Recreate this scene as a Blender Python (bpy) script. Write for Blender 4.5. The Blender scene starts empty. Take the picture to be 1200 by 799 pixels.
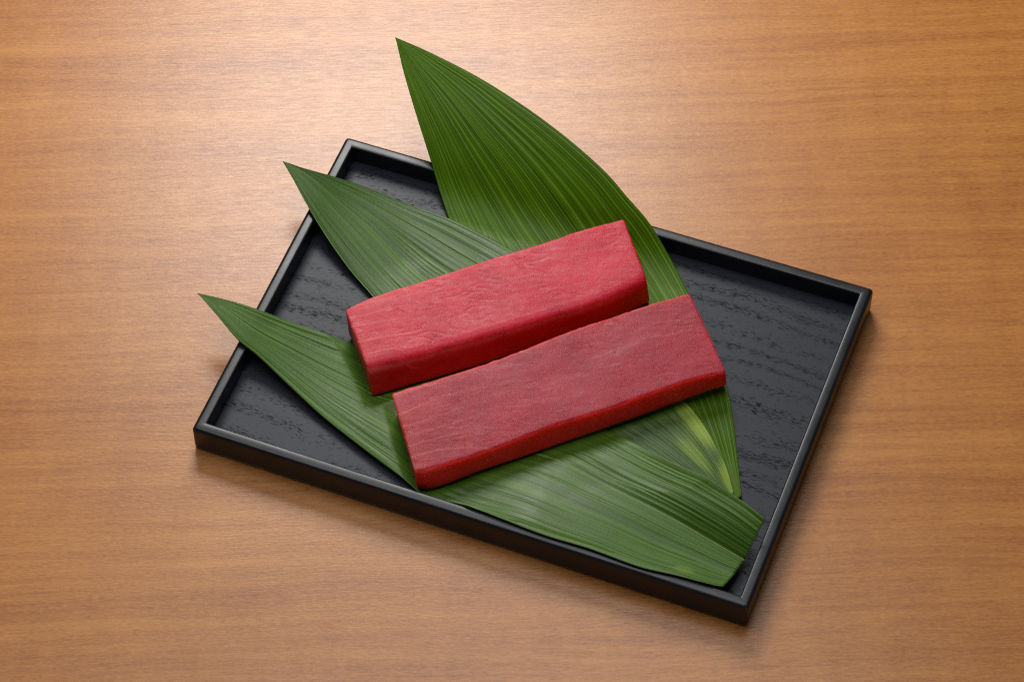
import bpy, bmesh, math, random
from mathutils import Vector, Matrix, noise

scene = bpy.context.scene
coll = scene.collection

# ------------------------------------------------------------------ camera
CAM_D, CAM_T, CAM_ROLL = 1.5481, 0.9511, 0.0038
fw = Vector((0, math.cos(CAM_T), -math.sin(CAM_T)))
rt0 = Vector((1, 0, 0)); up0 = rt0.cross(fw)
rt = rt0*math.cos(CAM_ROLL) - up0*math.sin(CAM_ROLL)
up = rt0*math.sin(CAM_ROLL) + up0*math.cos(CAM_ROLL)
cam_data = bpy.data.cameras.new("camera")
cam_data.sensor_width = 36.0
cam_data.lens = 3434.76/1200*36
cam_data.clip_start = 0.05; cam_data.clip_end = 50
cam = bpy.data.objects.new("camera", cam_data); coll.objects.link(cam)
m = Matrix((rt, up, -fw)).transposed().to_4x4()
m.translation = Vector((0, -CAM_D*math.cos(CAM_T), CAM_D*math.sin(CAM_T)))
cam.matrix_world = m
scene.camera = cam

# ------------------------------------------------------------------ light
world = bpy.data.worlds.new("World"); scene.world = world
world.use_nodes = True
wb = world.node_tree.nodes["Background"]
wb.inputs[0].default_value = (0.80, 0.90, 1.0, 1)
wb.inputs[1].default_value = 0.07

def area_light(name, loc, target, sx, sy, power, color=(1, 1, 1), spread=180):
    d = bpy.data.lights.new(name, 'AREA'); d.shape = 'RECTANGLE'
    d.size = sx; d.size_y = sy; d.energy = power; d.color = color
    d.spread = math.radians(spread)
    o = bpy.data.objects.new(name, d); coll.objects.link(o)
    o.location = loc
    o.rotation_euler = (Vector(target)-Vector(loc)).to_track_quat('-Z', 'Y').to_euler()
    return o
area_light("softbox_lamp", (-0.10, 0.74, 0.74), (-0.08, 0.18, 0), 0.40, 0.38, 8.5, (1.0, 0.985, 0.955))
area_light("overhead_softbox_lamp", (-0.12, 0.08, 0.95), (-0.09, 0.02, 0), 0.90, 0.36, 4.3, (0.975, 0.985, 1.0))
area_light("front_fill_lamp", (0.30, -1.20, 0.42), (0.0, -0.02, 0.01), 0.80, 0.40, 1.25, (1.0, 0.98, 0.96))  # added unseen fill, brightens the front face of the nearer tuna block

scene.view_settings.view_transform = 'Standard'
scene.view_settings.look = 'None'
scene.view_settings.exposure = 0.0
scene.view_settings.gamma = 1.0
scene.view_settings.use_curve_mapping = False
scene.render.engine = 'CYCLES'
scene.cycles.use_denoising = False
scene.cycles.filter_width = 1.2
scene.cycles.use_adaptive_sampling = False

# ------------------------------------------------------------------ node helpers
class NT:
    def __init__(self, name):
        self.m = bpy.data.materials.new(name); self.m.use_nodes = True
        self.t = self.m.node_tree
        self.bsdf = self.t.nodes["Principled BSDF"]
        self.out = self.t.nodes["Material Output"]
    def n(self, typ, **kw):
        nd = self.t.nodes.new(typ)
        for k, v in kw.items(): setattr(nd, k, v)
        return nd
    def link(self, a, b): self.t.links.new(a, b)
    def put(self, sock, v):
        if isinstance(v, bpy.types.NodeSocket): self.link(v, sock)
        elif v is not None: sock.default_value = v
    def math(self, op, a, b=None, c=None, clamp=False):
        nd = self.n('ShaderNodeMath', operation=op); nd.use_clamp = clamp
        self.put(nd.inputs[0], a); self.put(nd.inputs[1], b); self.put(nd.inputs[2], c)
        return nd.outputs[0]
    def coord(self, which='Object'):
        return self.n('ShaderNodeTexCoord').outputs[which]
    def mapping(self, vec, scale=(1, 1, 1), loc=(0, 0, 0), rot=(0, 0, 0)):
        nd = self.n('ShaderNodeMapping')
        self.link(vec, nd.inputs[0])
        nd.inputs[1].default_value = loc; nd.inputs[2].default_value = rot; nd.inputs[3].default_value = scale
        return nd.outputs[0]
    def noise(self, vec, scale=1, detail=3, rough=.5, dist=0, dim='3D'):
        nd = self.n('ShaderNodeTexNoise'); nd.noise_dimensions = dim
        if vec is not None: self.link(vec, nd.inputs['Vector'])
        nd.inputs['Scale'].default_value = scale; nd.inputs['Detail'].default_value = detail
        nd.inputs['Roughness'].default_value = rough; nd.inputs['Distortion'].default_value = dist
        return nd.outputs['Fac']
    def noise1(self, w, scale=1, detail=2, rough=.5):
        nd = self.n('ShaderNodeTexNoise'); nd.noise_dimensions = '1D'
        self.put(nd.inputs['W'], w)
        nd.inputs['Scale'].default_value = scale; nd.inputs['Detail'].default_value = detail
        nd.inputs['Roughness'].default_value = rough
        return nd.outputs['Fac']
    def ramp(self, fac, stops, interp='LINEAR'):
        nd = self.n('ShaderNodeValToRGB'); cr = nd.color_ramp; cr.interpolation = interp
        self.put(nd.inputs[0], fac)
        while len(cr.elements) < len(stops): cr.elements.new(0.5)
        for e, (p, c) in zip(cr.elements, stops):
            e.position = p
            e.color = (c, c, c, 1) if isinstance(c, (int, float)) else (*c, 1)
        return nd.outputs[0]
    def mix(self, fac, a, b, blend='MIX'):
        nd = self.n('ShaderNodeMix', data_type='RGBA', blend_type=blend)
        self.put(nd.inputs[0], fac)
        for s, v in ((nd.inputs[6], a), (nd.inputs[7], b)):
            if isinstance(v, tuple): v = (*v, 1)
            self.put(s, v)
        return nd.outputs[2]
    def maprange(self, v, a, b, c=0, d=1, smooth=True):
        nd = self.n('ShaderNodeMapRange'); nd.interpolation_type = 'SMOOTHSTEP' if smooth else 'LINEAR'
        self.put(nd.inputs[0], v)
        for i, q in enumerate((a, b, c, d)): nd.inputs[i+1].default_value = q
        return nd.outputs[0]
    def sep(self, vec):
        nd = self.n('ShaderNodeSeparateXYZ'); self.link(vec, nd.inputs[0]); return nd.outputs
    def comb(self, x, y, z=0.0):
        nd = self.n('ShaderNodeCombineXYZ')
        for s, v in zip(nd.inputs, (x, y, z)): self.put(s, v)
        return nd.outputs[0]
    def bump(self, h, strength=1, dist=.001, normal=None):
        nd = self.n('ShaderNodeBump'); nd.inputs['Strength'].default_value = strength
        nd.inputs['Distance'].default_value = dist; self.link(h, nd.inputs['Height'])
        if normal: self.link(normal, nd.inputs['Normal'])
        return nd.outputs[0]
    def set(self, **kw):
        for k, v in kw.items():
            self.put(self.bsdf.inputs[k.replace('_', ' ')], (*v, 1) if isinstance(v, tuple) and len(v) == 3 and 'Radius' not in k else v)

# ------------------------------------------------------------------ materials
def table_wood():
    a = NT("table_wood"); co = a.coord()
    # gentle wander of the grain
    wob = a.noise(a.mapping(co, (4, 9, 1)), 1, 2)
    x, y, z = a.sep(co)
    yy = a.math('ADD', y, a.math('MULTIPLY', wob, .018))
    yy = a.math('ADD', yy, a.math('MULTIPLY', x, -.03))
    p = a.comb(x, yy, 0.0)
    band = a.noise(a.mapping(p, (2.2, 46, 1)), 1, 3, .55)
    streak = a.noise(a.mapping(p, (9, 240, 1), (3, 5, 0)), 1, 3, .6)
    fibre = a.noise(a.mapping(p, (85, 1000, 1)), 1, 3, .7)
    fleck = a.noise(a.mapping(p, (330, 1150, 1), (7, 1, 0)), 1, 2, .6)
    dash = a.maprange(a.noise(a.mapping(p, (130, 1250, 1), (1, 9, 0)), 1, 2, .55), .60, .74)
    figure = a.noise(a.mapping(p, (60, 14, 1), (0, 2, 0)), 1, 2, .5, .6)
    f = a.math('MULTIPLY', band, .30)
    f = a.math('MULTIPLY_ADD', streak, .29, f)
    f = a.math('MULTIPLY_ADD', fibre, .36, f)
    f = a.math('MULTIPLY_ADD', fleck, .33, f)
    f = a.math('MULTIPLY_ADD', figure, .10, f)
    col = a.ramp(f, [(.46, (.195, .058, .011)), (.595, (.345, .116, .022)), (.69, (.43, .160, .032)), (.83, (.54, .225, .051))])
    col = a.mix(a.math('MULTIPLY', dash, .38), col, (.11, .034, .010))
    h = a.math('ADD', a.math('MULTIPLY', fibre, .6), a.math('MULTIPLY', fleck, .6))
    a.set(Base_Color=col, Roughness=a.maprange(fibre, .3, .7, .36, .30), Normal=a.bump(h, .22, .0004))
    a.bsdf.inputs['Specular IOR Level'].default_value = .52
    return a.m

def tray_floor_black():
    a = NT("black_ash_grain"); co = a.coord()
    x, y, z = a.sep(co)
    wob = a.noise(a.mapping(co, (7, 10, 1)), 1, 2, .5)
    wob2 = a.noise(a.mapping(co, (34, 60, 1)), 1, 2, .5)
    yy = a.math('ADD', y, a.math('MULTIPLY', wob, .045))
    yy = a.math('ADD', yy, a.math('MULTIPLY', wob2, .005))
    yy = a.math('ADD', yy, a.math('MULTIPLY', a.noise(a.mapping(co, (200, 300, 1)), 1, 2, .5), .0024))
    # growth rings of uneven width, pores crowding along each
    yr = a.math('ADD', yy, a.math('MULTIPLY', a.noise1(yy, 55, 1), .016))
    ring = a.math('MULTIPLY_ADD', a.math('SINE', a.math('MULTIPLY', yr, 2*math.pi/.0115)), .5, .5)
    ring = a.math('MULTIPLY', ring, a.maprange(a.noise(a.mapping(co, (22, 60, 1), (4, 0, 0)), 1, 2, .5), .25, .6, .35, 1.0))
    pore = a.noise(a.mapping(a.comb(x, yy, 0.0), (240, 2300, 1)), 1, 2, .55)
    th = a.math('MULTIPLY_ADD', ring, -.15, .665)
    groove = a.maprange(a.math('SUBTRACT', pore, th), -.006, .028)
    fine = a.noise(a.mapping(co, (260, 2600, 1)), 1, 2, .6)
    h = a.math('MULTIPLY_ADD', groove, -1.0, a.math('MULTIPLY', fine, .10))
    a.set(Base_Color=a.mix(groove, (.009, .012, .021), (.004, .004, .006)),
          Roughness=a.math('MULTIPLY_ADD', groove, .25, .46),
          Specular_IOR_Level=a.math('MULTIPLY_ADD', groove, -.12, .31),
          Normal=a.bump(h, .16, .0003))
    return a.m

def tray_rim_black():
    a = NT("black_lacquer"); co = a.coord()
    n = a.noise(co, 900, 3, .6); g = a.noise(a.mapping(co, (60, 60, 900)), 1, 3, .6)
    big = a.noise(co, 40, 3, .6)
    h = a.math('ADD', a.math('MULTIPLY', n, .4), a.math('MULTIPLY', g, .5))
    a.set(Base_Color=a.mix(big, (.005, .0055, .008), (.008, .009, .013)),
          Roughness=a.maprange(big, .3, .7, .30, .38), Normal=a.bump(h, .10, .0004), Specular_IOR_Level=.40)
    return a.m

def leaf_green(name, dark, mid, light, patches, rough=.42, veins=1.0, seed=0.0, spec=.38):
    """u (across) runs 0..1 in UV.x and along (tip 0, base 1) in UV.y."""
    a = NT(name)
    uv = a.n('ShaderNodeUVMap', uv_map='UVMap').outputs[0]
    u, v, _ = a.sep(uv)
    ob = a.coord()
    us = a.math('ADD', u, seed)
    coarse = a.noise1(us, 16, 3, .6)
    fine = a.noise1(us, 110, 2, .6)
    # evenly spaced lighter nerves
    drift = a.math('MULTIPLY', a.noise1(us, 9, 1), .018)
    saw = a.math('FRACT', a.math('MULTIPLY', a.math('ADD', us, drift), 25))
    d = a.math('ABSOLUTE', a.math('SUBTRACT', saw, .5))
    nerve = a.maprange(d, .0, .085, 1, 0)
    saw2 = a.math('FRACT', a.math('MULTIPLY', a.math('ADD', us, drift), 72))
    nerve2 = a.maprange(a.math('ABSOLUTE', a.math('SUBTRACT', saw2, .5)), .0, .35, 1, 0)
    lon = a.noise(a.comb(a.math('MULTIPLY', us, 26), a.math('MULTIPLY', v, 3.0), seed), 1, 3, .6)
    blotch = a.noise(ob, 55, 3, .6)
    speck = a.noise(ob, 700, 2, .6)
    f = a.math('MULTIPLY', coarse, .34)
    f = a.math('MULTIPLY_ADD', fine, .08, f)
    f = a.math('MULTIPLY_ADD', lon, .30, f)
    f = a.math('MULTIPLY_ADD', blotch, .14, f)
    f = a.math('MULTIPLY_ADD', speck, .06, f)
    col = a.ramp(f, [(.33, dark), (.50, mid), (.67, light)])
    nl = tuple(min(1, c*1.7+d_) for c, d_ in zip(light, (.02, .02, .002)))
    col = a.mix(a.math('MULTIPLY', nerve, .60*veins), col, nl)
    col = a.mix(a.math('MULTIPLY', nerve2, .14*veins*veins), col, nl)
    for (pu, pv, ru, rv, amt, pc) in patches:
        du = a.math('DIVIDE', a.math('SUBTRACT', u, pu), ru)
        dv = a.math('DIVIDE', a.math('SUBTRACT', v, pv), rv)
        r = a.math('SQRT', a.math('ADD', a.math('MULTIPLY', du, du), a.math('MULTIPLY', dv, dv)))
        r = a.math('ADD', r, a.math('MULTIPLY_ADD', lon, 1.0, -.5))
        r = a.math('ADD', r, a.math('MULTIPLY_ADD', fine, 1.3, -.65))
        col = a.mix(a.math('MULTIPLY', a.maprange(r, .45, 1.15, 1, 0), amt), col, pc)
    h = a.math('ADD', a.math('MULTIPLY', nerve2, .10), a.math('MULTIPLY', nerve, .16))
    h = a.math('ADD', h, a.math('MULTIPLY', coarse, .55))
    h = a.math('ADD', h, a.math('MULTIPLY', speck, .22))
    nor = a.bump(h, .55, .0004)
    a.set(Base_Color=col, Roughness=a.maprange(blotch, .3, .7, rough-.03, rough+.05), Normal=nor)
    a.bsdf.inputs['Specular IOR Level'].default_value = spec
    tr = a.n('ShaderNodeBsdfTranslucent')
    a.link(a.mix(.5, col, (.16, .30, .012)), tr.inputs[0])
    mx = a.n('ShaderNodeMixShader'); mx.inputs[0].default_value = .16
    a.link(a.bsdf.outputs[0], mx.inputs[1]); a.link(tr.outputs[0], mx.inputs[2])
    a.link(mx.outputs[0], a.out.inputs[0])
    return a.m

def midrib_green(name, c):
    a = NT(name); n = a.noise(a.coord(), 300, 3, .6)
    a.set(Base_Color=a.mix(n, tuple(q*.7 for q in c), tuple(min(1, q*1.3) for q in c)), Roughness=.42)
    return a.m

def tuna_flesh(name, deep, mid, pale, seed, film=None):
    a = NT(name); ob = a.coord()
    at = a.n('ShaderNodeAttribute', attribute_name='fat').outputs['Fac']
    g1 = a.noise(a.mapping(ob, (1, 1, 1), (seed, 0, 0)), 38, 4, .6)
    g2 = a.noise(a.mapping(ob, (1, 1, 1), (0, seed, 0)), 260, 3, .6)
    g3 = a.noise(ob, 1500, 3, .65)
    # muscle fibre direction, slightly oblique to the block
    fib = a.noise(a.mapping(ob, (60, 520, 300), rot=(0, 0, math.radians(-6))), 1, 4, .65, .4)
    f = a.math('MULTIPLY', g1, .52)
    f = a.math('MULTIPLY_ADD', fib, .20, f)
    f = a.math('MULTIPLY_ADD', g2, .12, f)
    f = a.math('MULTIPLY_ADD', g3, .22, f)
    col = a.ramp(f, [(.36, deep), (.52, mid), (.70, pale)])
    if film:
        sk = a.n('ShaderNodeAttribute', attribute_name='film').outputs['Fac']
        sk = a.maprange(a.math('ADD', sk, a.math('MULTIPLY_ADD', g2, .3, -.15)), .36, .64)
        col = a.mix(sk, col, a.ramp(f, [(.36, film[0]), (.52, film[1]), (.70, film[2])]))
    col = a.mix(a.math('MULTIPLY', at, 1.0, clamp=True), col, (.72, .17, .14))
    # faint pale sinew lines running along the muscle, unevenly spaced
    sx, sy, sz = a.sep(a.mapping(ob, rot=(0, 0, math.radians(-6 if seed < 3 else -10))))
    sw = a.math('ADD', sy, a.math('MULTIPLY', a.noise(ob, 34, 2, .5), .016))
    sf = a.math('ABSOLUTE', a.math('SUBTRACT', a.math('FRACT', a.math('MULTIPLY', sw, 135)), .5))
    sin = a.math('MULTIPLY', a.maprange(sf, 0, .07, 1, 0), a.maprange(a.noise(a.mapping(ob, loc=(seed, 2, 0)), 45, 2, .5), .45, .70))
    col = a.mix(a.math('MULTIPLY', sin, .20), col, (.80, .22, .20))
    crack = a.noise(a.mapping(ob, (75, 330, 200), (seed, seed, 0), rot=(0, 0, math.radians(14))), 1, 3, .6, .9)
    cr = a.maprange(a.math('ABSOLUTE', a.math('SUBTRACT', crack, .5)), .0, .018, 1, 0)
    gate = a.maprange(a.noise(ob, 60, 2, .5), .52, .66)
    cr = a.math('MULTIPLY', cr, gate)
    col = a.mix(a.math('MULTIPLY', cr, .55), col, tuple(q*.45 for q in deep))
    h = a.math('MULTIPLY', g3, 1.0)
    h = a.math('MULTIPLY_ADD', g2, .14, h)
    h = a.math('MULTIPLY_ADD', fib, .16, h)
    h = a.math('MULTIPLY_ADD', cr, -.9, h)
    a.set(Base_Color=col, Roughness=a.maprange(g2, .3, .7, .26, .40), Normal=a.bump(h, .30, .0004))
    b = a.bsdf
    b.inputs['Subsurface Weight'].default_value = .8
    b.inputs['Subsurface Radius'].default_value = (1.0, .16, .12)
    b.inputs['Subsurface Scale'].default_value = .012
    b.inputs['Coat Weight'].default_value = .06; b.inputs['Coat Roughness'].default_value = .24
    b.inputs['Specular IOR Level'].default_value = .17
    return a.m

# ------------------------------------------------------------------ object helpers
def mesh_obj(name, verts, faces, mat, parent=None, uvs=None, smooth=True, attr=None):
    me = bpy.data.meshes.new(name)
    me.from_pydata([tuple(v) for v in verts], [], faces)
    if uvs:
        ul = me.uv_layers.new(name='UVMap')
        for i, l in enumerate(me.loops): ul.data[i].uv = uvs[l.vertex_index]
    if attr:
        at = me.attributes.new(attr[0], 'FLOAT', 'POINT')
        at.data.foreach_set('value', attr[1])
    me.polygons.foreach_set('use_smooth', [smooth]*len(me.polygons))
    me.materials.append(mat)
    me.update()
    o = bpy.data.objects.new(name, me); coll.objects.link(o)
    if parent: o.parent = parent
    return o
def thing(name, label, cat, loc=(0, 0, 0), rz=0, group=None):
    o = bpy.data.objects.new(name, None); coll.objects.link(o)
    o.empty_display_size = .02
    o.location = loc; o.rotation_euler = (0, 0, rz)
    o['label'] = label; o['category'] = cat
    if group: o['group'] = group
    return o

# ------------------------------------------------------------------ table
def build_table():
    bm = bmesh.new()
    bmesh.ops.create_cube(bm, size=1)
    bmesh.ops.scale(bm, vec=(1.6, 1.0, .03), verts=bm.verts)
    bmesh.ops.bevel(bm, geom=bm.edges[:], offset=.003, segments=3, affect='EDGES')
    me = bpy.data.meshes.new("table"); bm.to_mesh(me); bm.free()
    me.materials.append(table_wood())
    o = bpy.data.objects.new("table", me); coll.objects.link(o)
    o.location = (0, .02, -.015)
    o['kind'] = 'structure'
    o['label'] = 'light brown wooden table top with fine straight grain under the black tray'
build_table()

# ------------------------------------------------------------------ tray
YAW, CX, CY = -.3645, .0130, -.0237
H, FLOOR, WALL = .018, .0065, .0063
def to_tray(x, y):
    c, s = math.cos(YAW), math.sin(YAW); x -= CX; y -= CY
    return c*x+s*y, -s*x+c*y

def build_tray():
    root = thing('serving_tray', 'rectangular black wooden tray with raised rim lying askew on the table', 'tray', (CX, CY, 0), YAW)
    # plan of the outer and inner rim corners in tray coordinates, corner by corner
    outer_w = [(-.09035, .12552), (.19108, .02037), (.11513, -.17437), (-.16378, -.06687)]
    outer = [to_tray(*p) for p in outer_w]
    def inset(poly, d):
        n = len(poly); res = []
        for i in range(n):
            p0, p1, p2 = (Vector(poly[(i+k) % n]) for k in (-1, 0, 1))
            a = (p1-p0).normalized(); b = (p2-p1).normalized()
            na = Vector((a.y, -a.x)); nb = Vector((b.y, -b.x))
            bis = (na+nb).normalized()
            res.append(p1 + bis*(d/bis.dot(na)))
        return res
    def rounded(poly, r, seg=6):
        n = len(poly); res = []
        for i in range(n):
            p0, p1, p2 = (Vector(poly[(i+k) % n]) for k in (-1, 0, 1))
            a = (p0-p1).normalized(); b = (p2-p1).normalized()
            for k in range(seg+1):
                t = k/seg
                q = (p1+a*r*(1-t)**2 + b*r*t**2)
                res.append(q)
        return res
    # profile: (inset from outer outline, height, corner radius)
    prof = [(.0006, .0002, .0022), (.0001, .0010, .0022), (0, .003, .0022), (0, .0150, .0022),
            (.00015, .0164, .0020), (.0006, .0173, .0018), (.0013, .0178, .0015), (.0022, H, .0012),
            (.0040, H, .0006), (.0052, H, .0005), (.0058, .0178, .0005), (.0062, .0174, .0005), (WALL, .0168, .0005),
            (WALL+.0001, FLOOR+.0002, .0005), (WALL+.0001, FLOOR-.002, .0005)]
    rings = [rounded(inset(outer, d), r) for d, z, r in prof]
    n = len(rings[0]); verts = []; faces = []
    for (d, z, r), ring in zip(prof, rings):
        verts += [(p.x, p.y, z) for p in ring]
    for i in range(len(prof)-1):
        for k in range(n):
            k2 = (k+1) % n
            faces.append((i*n+k, i*n+k2, (i+1)*n+k2, (i+1)*n+k))
    # subdivide? long straight faces are fine: the sides are flat
    rim = mesh_obj('rim', verts, faces, tray_rim_black(), root)
    md = rim.modifiers.new('wn', 'WEIGHTED_NORMAL'); md.keep_sharp = True
    fl = inset(outer, WALL-.0012)
    bm = bmesh.new()
    top = [bm.verts.new((p.x, p.y, FLOOR)) for p in fl]
    bot = [bm.verts.new((p.x, p.y, .0016)) for p in fl]
    bm.faces.new(top[::-1]); bm.faces.new(bot)
    for k in range(4):
        bm.faces.new((top[k], top[(k+1) % 4], bot[(k+1) % 4], bot[k]))
    bmesh.ops.recalc_face_normals(bm, faces=bm.faces)
    me = bpy.data.meshes.new('base_panel'); bm.to_mesh(me); bm.free()
    me.materials.append(tray_floor_black())
    b = bpy.data.objects.new('base_panel', me); coll.objects.link(b); b.parent = root
    return root
build_tray()

# ------------------------------------------------------------------ measured outlines (metres, on the table)
LEAF_EDGES = {
  1: ([(-0.06303, 0.16471), (-0.05808, 0.14548), (-0.05109, 0.12424), (-0.04246, 0.101), (-0.0341, 0.07634), (-0.02357, 0.04202), (-0.00448, -0.00568), (0.0219, -0.0491), (0.05628, -0.0834), (0.08609, -0.10053), (0.10219, -0.10775)],
      [(-0.06303, 0.16471), (-0.04585, 0.15591), (-0.02133, 0.14178), (-0.00401, 0.1302), (0.01494, 0.11629), (0.03377, 0.10104), (0.0508, 0.08569), (0.06262, 0.07281), (0.0728, 0.06194), (0.08126, 0.0502), (0.09035, 0.03382), (0.09717, 0.01604), (0.10713, -0.01442), (0.11174, -0.03651), (0.11375, -0.05779), (0.11497, -0.08367), (0.11578, -0.10286)],
      [(-0.06303, 0.16471), (-0.05051, 0.14629), (-0.03887, 0.13003), (-0.025, 0.1087), (-0.00434, 0.0784), (0.01836, 0.03898), (0.04468, -0.0114), (0.07231, -0.05729), (0.10917, -0.10574)]),
  2: ([(-0.12338, 0.09987), (-0.11785, 0.08991), (-0.10883, 0.07304), (-0.09667, 0.05383), (-0.08591, 0.03847), (-0.0742, 0.02332), (-0.0537, -0.00645), (-0.02217, -0.04451), (0.01721, -0.07634), (0.06021, -0.09732), (0.09426, -0.10923), (0.10534, -0.11131)],
      [(-0.12338, 0.09987), (-0.11219, 0.09723), (-0.09379, 0.09509), (-0.0807, 0.09305), (-0.05942, 0.08586), (-0.03527, 0.07564), (-0.01664, 0.06461), (-0.00078, 0.05374), (0.02736, 0.03221), (0.05837, 0.0013), (0.0798, -0.02889), (0.09053, -0.04699), (0.09678, -0.05775), (0.10278, -0.07092), (0.10816, -0.0852), (0.11153, -0.10218)],
      [(-0.12338, 0.09987), (-0.11074, 0.09449), (-0.09412, 0.08275), (-0.07604, 0.0681), (-0.04669, 0.03506), (-0.01795, 0.0072), (0.01772, -0.02425), (0.05261, -0.05284), (0.08242, -0.07969), (0.1081, -0.10726)]),
  3: ([(-0.1644, 0.01177), (-0.15391, -0.00046), (-0.14239, -0.01384), (-0.13259, -0.02112), (-0.11699, -0.03581), (-0.09713, -0.05563), (-0.07467, -0.0761), (-0.05213, -0.09549), (-0.04055, -0.10551), (-0.02176, -0.11483), (-0.00333, -0.12368), (0.01658, -0.13262), (0.03764, -0.14014), (0.06269, -0.15093), (0.0806, -0.1559), (0.09511, -0.16034), (0.10303, -0.1616)],
      [(-0.1644, 0.01177), (-0.14609, 0.00869), (-0.13365, 0.0061), (-0.11699, 0.00188), (-0.09882, -0.00299), (-0.08479, -0.00699), (-0.05799, -0.01393), (-0.02226, -0.02389), (0.01755, -0.04131), (0.0436, -0.05805), (0.06178, -0.0739), (0.07164, -0.08309), (0.08538, -0.09548), (0.099, -0.10622), (0.11281, -0.11745), (0.12487, -0.12941)],
      [(-0.1644, 0.01177), (-0.15051, 0.00364), (-0.13343, -0.00756), (-0.11336, -0.01737), (-0.08867, -0.0308), (-0.05736, -0.04737), (-0.02206, -0.06236), (0.01414, -0.07815), (0.02436, -0.08455), (0.05131, -0.1026), (0.08075, -0.12073), (0.09745, -0.13141), (0.11501, -0.14264)]),
}
BLOCK_CURVES = {
  'A': dict(
    TB=[(-0.08678, -2e-05, 0.0285), (-0.07282, 0.00829, 0.0285), (-0.03953, 0.02142, 0.0285), (-0.00883, 0.03356, 0.0285), (0.01825, 0.04362, 0.0285), (0.03188, 0.04953, 0.0285), (0.04555, 0.05461, 0.0285), (0.05971, 0.05908, 0.0285)],
    TF=[(-0.07431, -0.03622, 0.0275), (-0.05539, -0.03069, 0.0275), (-0.02802, -0.02192, 0.0275), (-0.00042, -0.01229, 0.0275), (0.01777, -0.00582, 0.0275), (0.03677, 0.00101, 0.0275), (0.05506, 0.00942, 0.0275), (0.07105, 0.01935, 0.0275)],
    BF=[(-0.07206, -0.04268, 0.009), (-0.06141, -0.03898, 0.009), (-0.02671, -0.02675, 0.009), (0.00891, -0.01277, 0.009), (0.04493, 0.00247, 0.009), (0.06086, 0.01072, 0.009), (0.07322, 0.01736, 0.009)],
    BB=[(-0.0861, -0.00023, 0.009), (-0.06299, 0.01019, 0.009), (-0.01802, 0.02678, 0.009), (0.0321, 0.04527, 0.009), (0.06156, 0.05546, 0.009)],
  ),
  'B': dict(
    TB=[(-0.06146, -0.05133, 0.0265), (-0.0375, -0.04247, 0.0265), (-0.01093, -0.03175, 0.0265), (0.0088, -0.0229, 0.0265), (0.02876, -0.01334, 0.0265), (0.05058, -0.00437, 0.0265), (0.07129, 0.004, 0.0265), (0.09281, 0.01148, 0.0265)],
    TF=[(-0.04904, -0.09867, 0.0255), (-0.03026, -0.09288, 0.0255), (-0.007, -0.08384, 0.0255), (0.01835, -0.07194, 0.0255), (0.04327, -0.06292, 0.0255), (0.06999, -0.05199, 0.0255), (0.09075, -0.0436, 0.0255), (0.10992, -0.03835, 0.0255)],
    BF=[(-0.04776, -0.09986, 0.0095), (-0.04017, -0.09964, 0.0095), (-0.01491, -0.08845, 0.0095), (0.00861, -0.07924, 0.0095), (0.04357, -0.06465, 0.0095), (0.0657, -0.05589, 0.0095), (0.08587, -0.04695, 0.0095), (0.11137, -0.03637, 0.0095)],
    BB=[(-0.05995, -0.05107, 0.0095), (-0.01337, -0.03202, 0.0095), (0.02675, -0.01375, 0.0095), (0.07187, 0.00309, 0.0095), (0.09639, 0.01019, 0.0095)],
  ),
}


def ramp(s):
    """0 for s<0, unit-slope-free quadratic start"""
    return s*s if s>0 else 0.0
def sstep(a,b,x):
    t=min(1,max(0,(x-a)/(b-a))); return t*t*(3-2*t)
def beam(s,s0,s1,rise,tail):
    """flat until s0, bends up to 'rise' at s1, then eases toward slope tail"""
    if s<=s0: return 0.0
    if s<=s1:
        k=rise/(s1-s0)**2; return k*(s-s0)**2
    m=2*rise/(s1-s0); e=s-s1; q=.030
    return rise+tail*e+(m-tail)*q*(1-math.exp(-e/q))
def leaf_fold(u):
    return .0125*sstep(.012,.105,u)
def leaf_lift(leaf,x,y):
    """the front leaf climbs onto the front rim of the tray"""
    if leaf!=3: return 0.0
    u,v=to_tray(x,y)
    y0=-.0905+.040*sstep(-.075,.03,u)
    t=min(1,max(0,(y0-v)/(y0+.0975)))
    return .0085*t**1.25*sstep(-.012,.035,u)
def leaf_z(leaf,x,y):
    u,v=to_tray(x,y)
    if leaf==1:
        return .0076+beam(v,.073,.0975,.0118,.42)
    if leaf==2:
        return .0090+beam(-u,.090,.1435,.0105,.10)+beam(v,.073,.0975,.0118,.42)*sstep(-.078,-.052,u)+.0010*sstep(.06,.10,u)
    return .0103+beam(-u,.082,.1435,.0095,.10)+.0180*sstep(.012,.105,u)*sstep(-.0975,-.055,v)+leaf_lift(3,x,y)


def inside_sd(poly, x, y):
    """signed distance to a convex polygon given counter-clockwise (negative inside)"""
    d = -1e9
    for i in range(len(poly)):
        ax, ay = poly[i]; bx, by = poly[(i+1) % len(poly)]
        ex, ey = bx-ax, by-ay; l = math.hypot(ex, ey)
        d = max(d, ((x-ax)*ey-(y-ay)*ex)/l)
    return d
FOOT = []
for c in BLOCK_CURVES.values():
    FOOT.append([c['BF'][0][:2], c['BF'][-1][:2], c['BB'][-1][:2], c['BB'][0][:2]])

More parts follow.
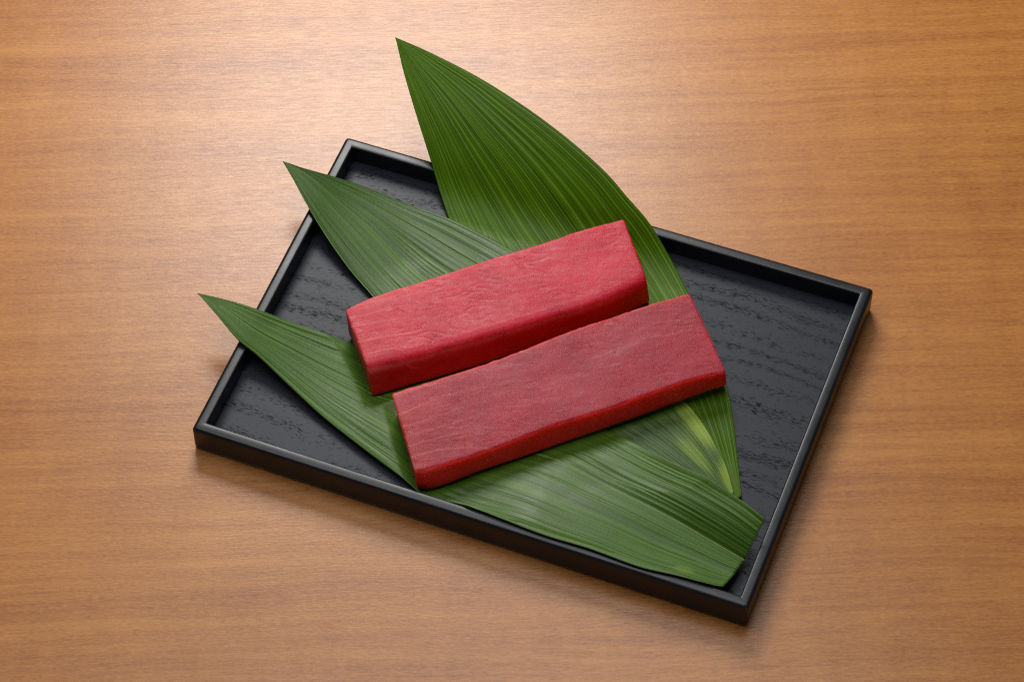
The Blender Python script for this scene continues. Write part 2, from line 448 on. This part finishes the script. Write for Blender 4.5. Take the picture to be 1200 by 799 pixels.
def resample(pts, n, dims=2):
    """Catmull-Rom through the points, n points at equal arc length"""
    P = [Vector((*p, 0)) if len(p) == 2 else Vector(p) for p in pts]
    P = [P[0]*2-P[1]] + P + [P[-1]*2-P[-2]]
    dense = []
    for i in range(1, len(P)-2):
        p0, p1, p2, p3 = P[i-1:i+3]
        for k in range(24):
            t = k/24
            # centripetal-like: scale tangents to the segment length
            L = (p2-p1).length
            m1 = (p2-p0)/max(1e-9, (p2-p1).length+(p1-p0).length)*L
            m2 = (p3-p1)/max(1e-9, (p3-p2).length+(p2-p1).length)*L
            dense.append(p1*(2*t**3-3*t*t+1)+m1*(t**3-2*t*t+t)+p2*(-2*t**3+3*t*t)+m2*(t**3-t*t))
    dense.append(P[-2])
    acc = [0]
    for a, b in zip(dense, dense[1:]): acc.append(acc[-1]+(b-a).length)
    out = []; j = 0
    for i in range(n):
        s = acc[-1]*i/(n-1)
        while j < len(acc)-2 and acc[j+1] < s: j += 1
        w = (s-acc[j])/max(1e-12, acc[j+1]-acc[j])
        out.append(dense[j].lerp(dense[j+1], min(1, max(0, w))))
    return out

TRAY = [to_tray(*p) for p in ((-.16378, -.06687), (.11513, -.17437), (.19108, .02037), (-.09035, .12552))]
ROOF = {}; NEXT = {}
def build_leaf(idx, label, mat, rib_mat, seed, amp, vfold, rib_w, cut=None):
    NV, NU = 240, 128
    le, re, mi = (resample(e, NV) for e in LEAF_EDGES[idx])
    root = thing('bamboo_leaf', label, 'leaf', (mi[NV//2].x, mi[NV//2].y, .0), 0, 'bamboo leaves laid under the tuna')
    off = Vector((mi[NV//2].x, mi[NV//2].y, 0))
    base_z = {1: .0070, 2: .0077, 3: .0084}[idx]
    def height(x, y, u, v):
        sd = min(inside_sd(f, x, y) for f in FOOT)
        out = max(0, sd-.0005)
        lift = leaf_lift(idx, x, y)
        z = leaf_z(idx, x, y)-lift
        if idx == 1:
            cap = base_z + 1.8*out + .03*sstep(.084, .0965, to_tray(x, y)[1])
        else:
            cap = base_z + (.5 if idx == 2 else .35)*out
        z = min(z, cap) + min(lift, 1.8*out)
        free = sstep(.0, .012, sd); free2 = sstep(.0, .035, sd)           # away from the blocks the blade may ripple
        return z, free, free2
    def point(i, u):
        # u 0..0.5 between left edge and midrib, 0.5..1 midrib to right edge
        v = i/(NV-1)
        if u < .5: p = le[i].lerp(mi[i], u*2)
        else: p = mi[i].lerp(re[i], u*2-1)
        x, y = p.x, p.y
        z, free, free2 = height(x, y, u, v)
        w = (re[i]-le[i]).length
        wide = min(1, w/.03)
        q = u*11+seed*7.3
        pl = noise.noise((q*2.1, v*1.2, seed))*1.0 + noise.noise((q*3.6, v*1.0, seed+5))*.32
        ve = noise.noise((q*1.6+3, v*.8, seed+21)); ve2 = noise.noise((q*3.4+9, v*1.1, seed+33))
        pl -= 2.0*max(0, 1-abs(ve)*8)*(.6+.4*noise.noise((q, v*5, seed))) + .8*max(0, 1-abs(ve2)*8)
        pl = (pl+.9)*amp*wide*(.18+.82*free)
        s = abs(u-.5)*2
        fo = -(vfold(v) if vfold else leaf_fold(to_tray(x, y)[0]))*(1-s)*free2
        lo = noise.noise((u*2.2+seed, v*4.0, 3.3+seed))*.0009*free*wide
        zz = z+pl*(.4+.6*free)+fo+lo+.0002
        # rest on the rim, on the tray floor and never through the leaf on top
        tu, tv = to_tray(x, y)
        e = max(inside_sd(TRAY, tu, tv), -.0064-inside_sd(TRAY, tu, tv), 0)
        zz = max(zz, .0184+.0004*idx-5*e, .0066+.0004*idx)
        cell = (round(x/.0012), round(y/.0012))
        over = ROOF.get(cell)
        if over is not None: zz = min(zz, over-.0005)
        if idx > 1:
            for a in (-1, 0, 1):
                for b in (-1, 0, 1):
                    c2 = (cell[0]+a, cell[1]+b)
                    NEXT[c2] = min(NEXT.get(c2, 1e9), zz)
        return Vector((x, y, zz))-off
    verts = []; uvs = []; faces = []
    rnd = random.Random(seed)
    for i in range(NV):
        for k in range(NU+1):
            u = k/NU
            verts.append(point(i, u)); uvs.append((u, i/(NV-1)))
    W = NU+1
    for i in range(NV-1):
        for k in range(NU):
            a = i*W+k
            faces.append((a+W, a+W+1, a+1, a))
    b = mesh_obj('blade', verts, faces, mat, root, uvs)
    sm = b.modifiers.new('thickness', 'SOLIDIFY'); sm.thickness = .00022; sm.offset = -1
    # midrib: a slim raised strip following the middle of the blade
    rv = []; rf = []
    i0 = 10
    prof = [(-1, -.0002), (-.6, .00016), (0, .00030), (.6, .00016), (1, -.0002)]
    for i in range(i0, NV):
        v = i/(NV-1)
        c0 = point(i, .5)
        t = (mi[min(NV-1, i+1)]-mi[max(0, i-1)]).normalized()
        n = Vector((-t.y, t.x, 0))
        wv = rib_w*(.35+.65*v)
        for o_, h_ in prof:
            rv.append(c0+n*(o_*wv)+Vector((0, 0, h_*min(1, .3+v))))
    for i in range(NV-1-i0):
        for k in range(4):
            a = i*5+k
            rf.append((a, a+1, a+6, a+5))
    mesh_obj('midrib', rv, rf, rib_mat, root)
    return root

YG = (.30, .42, .035)
build_leaf(3, 'front bamboo leaf with a straight cut base and pale midrib, lying lowest across the tray',
           leaf_green('leaf_front_green', (.030, .073, .006), (.066, .148, .009), (.118, .230, .015),
                      [(.12, .93, .05, .02, .28, YG), (.95, .37, .10, .03, .6, YG)], .41, .40, 5.9),
           midrib_green('midrib_pale', (.17, .26, .05)), 8.6, .00038, None, .00055)
for k_, z_ in NEXT.items(): ROOF[k_] = min(ROOF.get(k_, 1e9), z_)
NEXT.clear()
build_leaf(2, 'middle bamboo leaf with creased tip over the left rim, yellow streaks at its base',
           leaf_green('leaf_mid_green', (.028, .066, .007), (.058, .126, .012), (.100, .195, .019),
                      [(.97, .86, .16, .060, .85, YG), (.95, .975, .16, .045, .75, YG), (.70, .90, .10, .05, .45, YG), (.45, .30, .06, .15, .35, (.13, .24, .03))], .41, .35, 2.17),
           midrib_green('midrib_mid', (.045, .10, .02)), 4.1, .00040, lambda v: .0030*(1-sstep(.35, .55, v))*sstep(.17, .32, v), .00022)
for k_, z_ in NEXT.items(): ROOF[k_] = min(ROOF.get(k_, 1e9), z_)
NEXT.clear()
build_leaf(1, 'large upright bamboo leaf, its glossy bright green tip reaching past the back rim',
           leaf_green('leaf_deep_green', (.024, .064, .001), (.058, .132, .0015), (.098, .190, .002),
                      [(.80, .97, .2, .05, .5, (.12, .20, .03))], .34, 1.25, .31, .15),
           midrib_green('midrib_deep', (.07, .15, .03)), 1.7, .00019, lambda v: 0, .00022)

# ------------------------------------------------------------------ tuna blocks
def build_block(key, label, mat, radii, seed):
    c = BLOCK_CURVES[key]
    NA = 250
    TB, TF, BF, BB = (resample(c[k], NA) for k in ('TB', 'TF', 'BF', 'BB'))
    def section(i):
        """rounded quad profile of section i, returned as a closed loop"""
        q = [BB[i], TB[i], TF[i], BF[i]]
        loop = []
        for k in range(4):
            p0, p1, p2 = q[k-1], q[k], q[(k+1) % 4]
            a = (p0-p1); b = (p2-p1)
            r = min(radii[k], a.length*.45, b.length*.45)
            A = p1+a.normalized()*r; B = p1+b.normalized()*r
            for s in range(9):
                t = s/8
                loop.append(A*(1-t)**2+p1*2*t*(1-t)+B*t*t)
            p3 = q[(k+2) % 4]
            rn = min(radii[(k+1) % 4], (p2-p1).length*.45)
            C = p2+(p1-p2).normalized()*rn
            m_ = {0: 24, 1: 70, 2: 24, 3: 20}[k]
            for s in range(1, m_):
                loop.append(B.lerp(C, s/m_))
        return loop
    RE = .0011
    rings = []
    axis0 = (TB[1]-TB[0]).normalized(); axis1 = (TB[-1]-TB[-2]).normalized()
    def cap(i, ax, sgn):
        base = section(i); cen = sum(base, Vector())/len(base)
        res = []
        for k in range(0, 7):      # rounded shoulder
            t = k/6*math.pi/2
            ins = RE*(1-math.cos(t)); adv = RE*math.sin(t)-RE
            ring = []
            for p in base:
                d = (cen-p); ring.append(p+d.normalized()*ins+ax*sgn*adv)
            res.append(ring)
        for k in range(1, 34):
            t = k/34
            ring0 = res[6]
            ring = [p.lerp(cen, t) for p in ring0]
            res.append(ring)
        return res
    lo = cap(0, axis0, -1); hi = cap(NA-1, axis1, 1)
    rings += lo[::-1]
    for i in range(5, NA-5): rings.append(section(i))
    rings += hi
    n = len(rings[0])
    verts = [p for r in rings for p in r]
    faces = []
    for i in range(len(rings)-1):
        for k in range(n):
            k2 = (k+1) % n
            faces.append((i*n+k, i*n+k2, (i+1)*n+k2, (i+1)*n+k))
    faces.append(tuple(range(n))[::-1]); faces.append(tuple((len(rings)-1)*n+k for k in range(n)))
    cen = sum(verts, Vector())/len(verts); cen.z = 0
    bm = bmesh.new()
    bv = [bm.verts.new(v-cen) for v in verts]
    for f in faces: bm.faces.new([bv[k] for k in f])
    bmesh.ops.recalc_face_normals(bm, faces=bm.faces)
    bm.normal_update()
    # lie of the flesh: soft undulation, fibres and small tears
    ax = (TB[-1]-TB[0]).normalized(); ay = Vector((-ax.y, ax.x, 0))
    fat = []
    new = []
    ztop = max(v.co.z for v in bv)
    la = [(v.co+cen-TB[0]).dot(ax) for v in bv]
    for v, l in zip(bv, la):
        p = v.co; q = Vector((p.dot(ax), p.dot(ay), p.z))
        s = seed*3.1
        d = noise.noise((q.x*28+s, q.y*40, q.z*50))*.00038
        d += noise.noise((q.x*90+s, q.y*150, q.z*150))*.00006
        d += noise.noise((q.x*300, q.y*420+s, q.z*420))*.00003
        # low ridges along the fibre
        yy = q.y + q.x*.16 + noise.noise((q.x*25, q.y*25, s))*.004
        rdg = noise.noise((q.x*14, yy*330, s))
        d += rdg*.00002
        # tears
        tr = noise.noise((q.x*70+s*2, (q.y+q.x*.25)*260, s))
        gate = max(0, noise.noise((q.x*45, q.y*45, s+9)))
        if abs(tr) < .10: d -= (.10-abs(tr))/.10*.00032*gate
        if key == 'B':       # a slanting ledge left by the knife near the right end
            lw = noise.noise((l*90, 1.7, s))*.0014+noise.noise((l*320, 3.7, s))*.0005
            yq = (p+cen-TB[0]).dot(ay)
            d -= .00006*sstep(-.0018, .0012, yq+.0185-.16*(l-.125)+lw)*sstep(.098, .118, l)*sstep(0, .002, p.z-(ztop-.004))
        new.append(p+v.normal*d)
        # paler, fattier flesh on the back edge near the left end
        top = sstep(.0, .004, p.z-(ztop-.0055))
        yb = (p+cen-TB[0]).dot(ay)
        stripes = .5+.5*math.sin((yy)*2*math.pi/.0085+noise.noise((q.x*20, q.y*50, s))*5)
        stripes = max(0, stripes-.95)/.05
        fv = top*stripes*.42*sstep(.060, .0, l)*(1.0)
        fv += .20*sstep(-.009, .002, yb)*sstep(.075, .01, l)*max(0, .6+noise.noise((q.x*60, q.y*60, s)))
        fv += .25*sstep(.008, 0, l)*sstep(.4, 1, (p.z-.008)/(ztop-.008))*.5
        fat.append(min(1, fv))
        # knife edges are slightly ragged
        ed = max(0, 1-abs(abs(v.normal.z)-.6)/.38)
        new[-1] = new[-1]+v.normal*ed*(noise.noise((q.x*210, q.y*210, s))*.00038+noise.noise((q.x*480, q.y*480, s+4))*.00022)
    # dull dried film on the upper face, ending in a wavy line along its front edge
    film = []
    for v, l in zip(bv, la):
        p = v.co
        w = noise.noise((l*110, 0, s))*.5+noise.noise((l*330, 4, s))*.3
        film.append(sstep(.62, 1.0, v.normal.z+.24*w)*sstep(0, .0018, p.z-(ztop-.0042)+.0012*w))
        yb = (p+cen-TB[0]).dot(ay)
        film[-1] *= 1-.30*sstep(.045, .0, l)*sstep(-.040, -.004, yb)*(.7+.6*noise.noise((p.x*70, p.y*70, s)))
        if key == 'B':
            film[-1] *= 1-.30*sstep(.095, .150, l)*sstep(-.024, -.004, yb)
        film[-1] *= 1-.35*max(0, noise.noise((p.x*45+s, p.y*60, 7)))
    for v, p in zip(bv, new): v.co = p
    me = bpy.data.meshes.new('tuna_block'); bm.to_mesh(me); bm.free()
    at = me.attributes.new('fat', 'FLOAT', 'POINT'); at.data.foreach_set('value', fat)
    at = me.attributes.new('film', 'FLOAT', 'POINT'); at.data.foreach_set('value', film)
    me.polygons.foreach_set('use_smooth', [True]*len(me.polygons))
    me.materials.append(mat)
    o = bpy.data.objects.new('tuna_block', me); coll.objects.link(o)
    o.location = cen
    o['label'] = label; o['category'] = 'tuna'; o['group'] = 'raw tuna blocks on the leaves'
    return o
build_block('A', 'brighter pinkish red raw tuna block lying behind, nearer the tall leaf tip',
            tuna_flesh('tuna_bright', (.34, .006, .006), (.44, .010, .009), (.52, .022, .018), 1.3,
                        ((.40, .008, .024), (.53, .015, .040), (.63, .030, .058))), (.002, .0009, .0058, .0034), 1.0)
build_block('B', 'darker red raw tuna block lying in front, wrinkled top and orange red front edge',
            tuna_flesh('tuna_dark', (.58, .012, .009), (.72, .020, .014), (.80, .040, .026), 4.7,
                       ((.27, .012, .024), (.36, .020, .036), (.45, .036, .054))), (.002, .0010, .0022, .0034), 2.0)
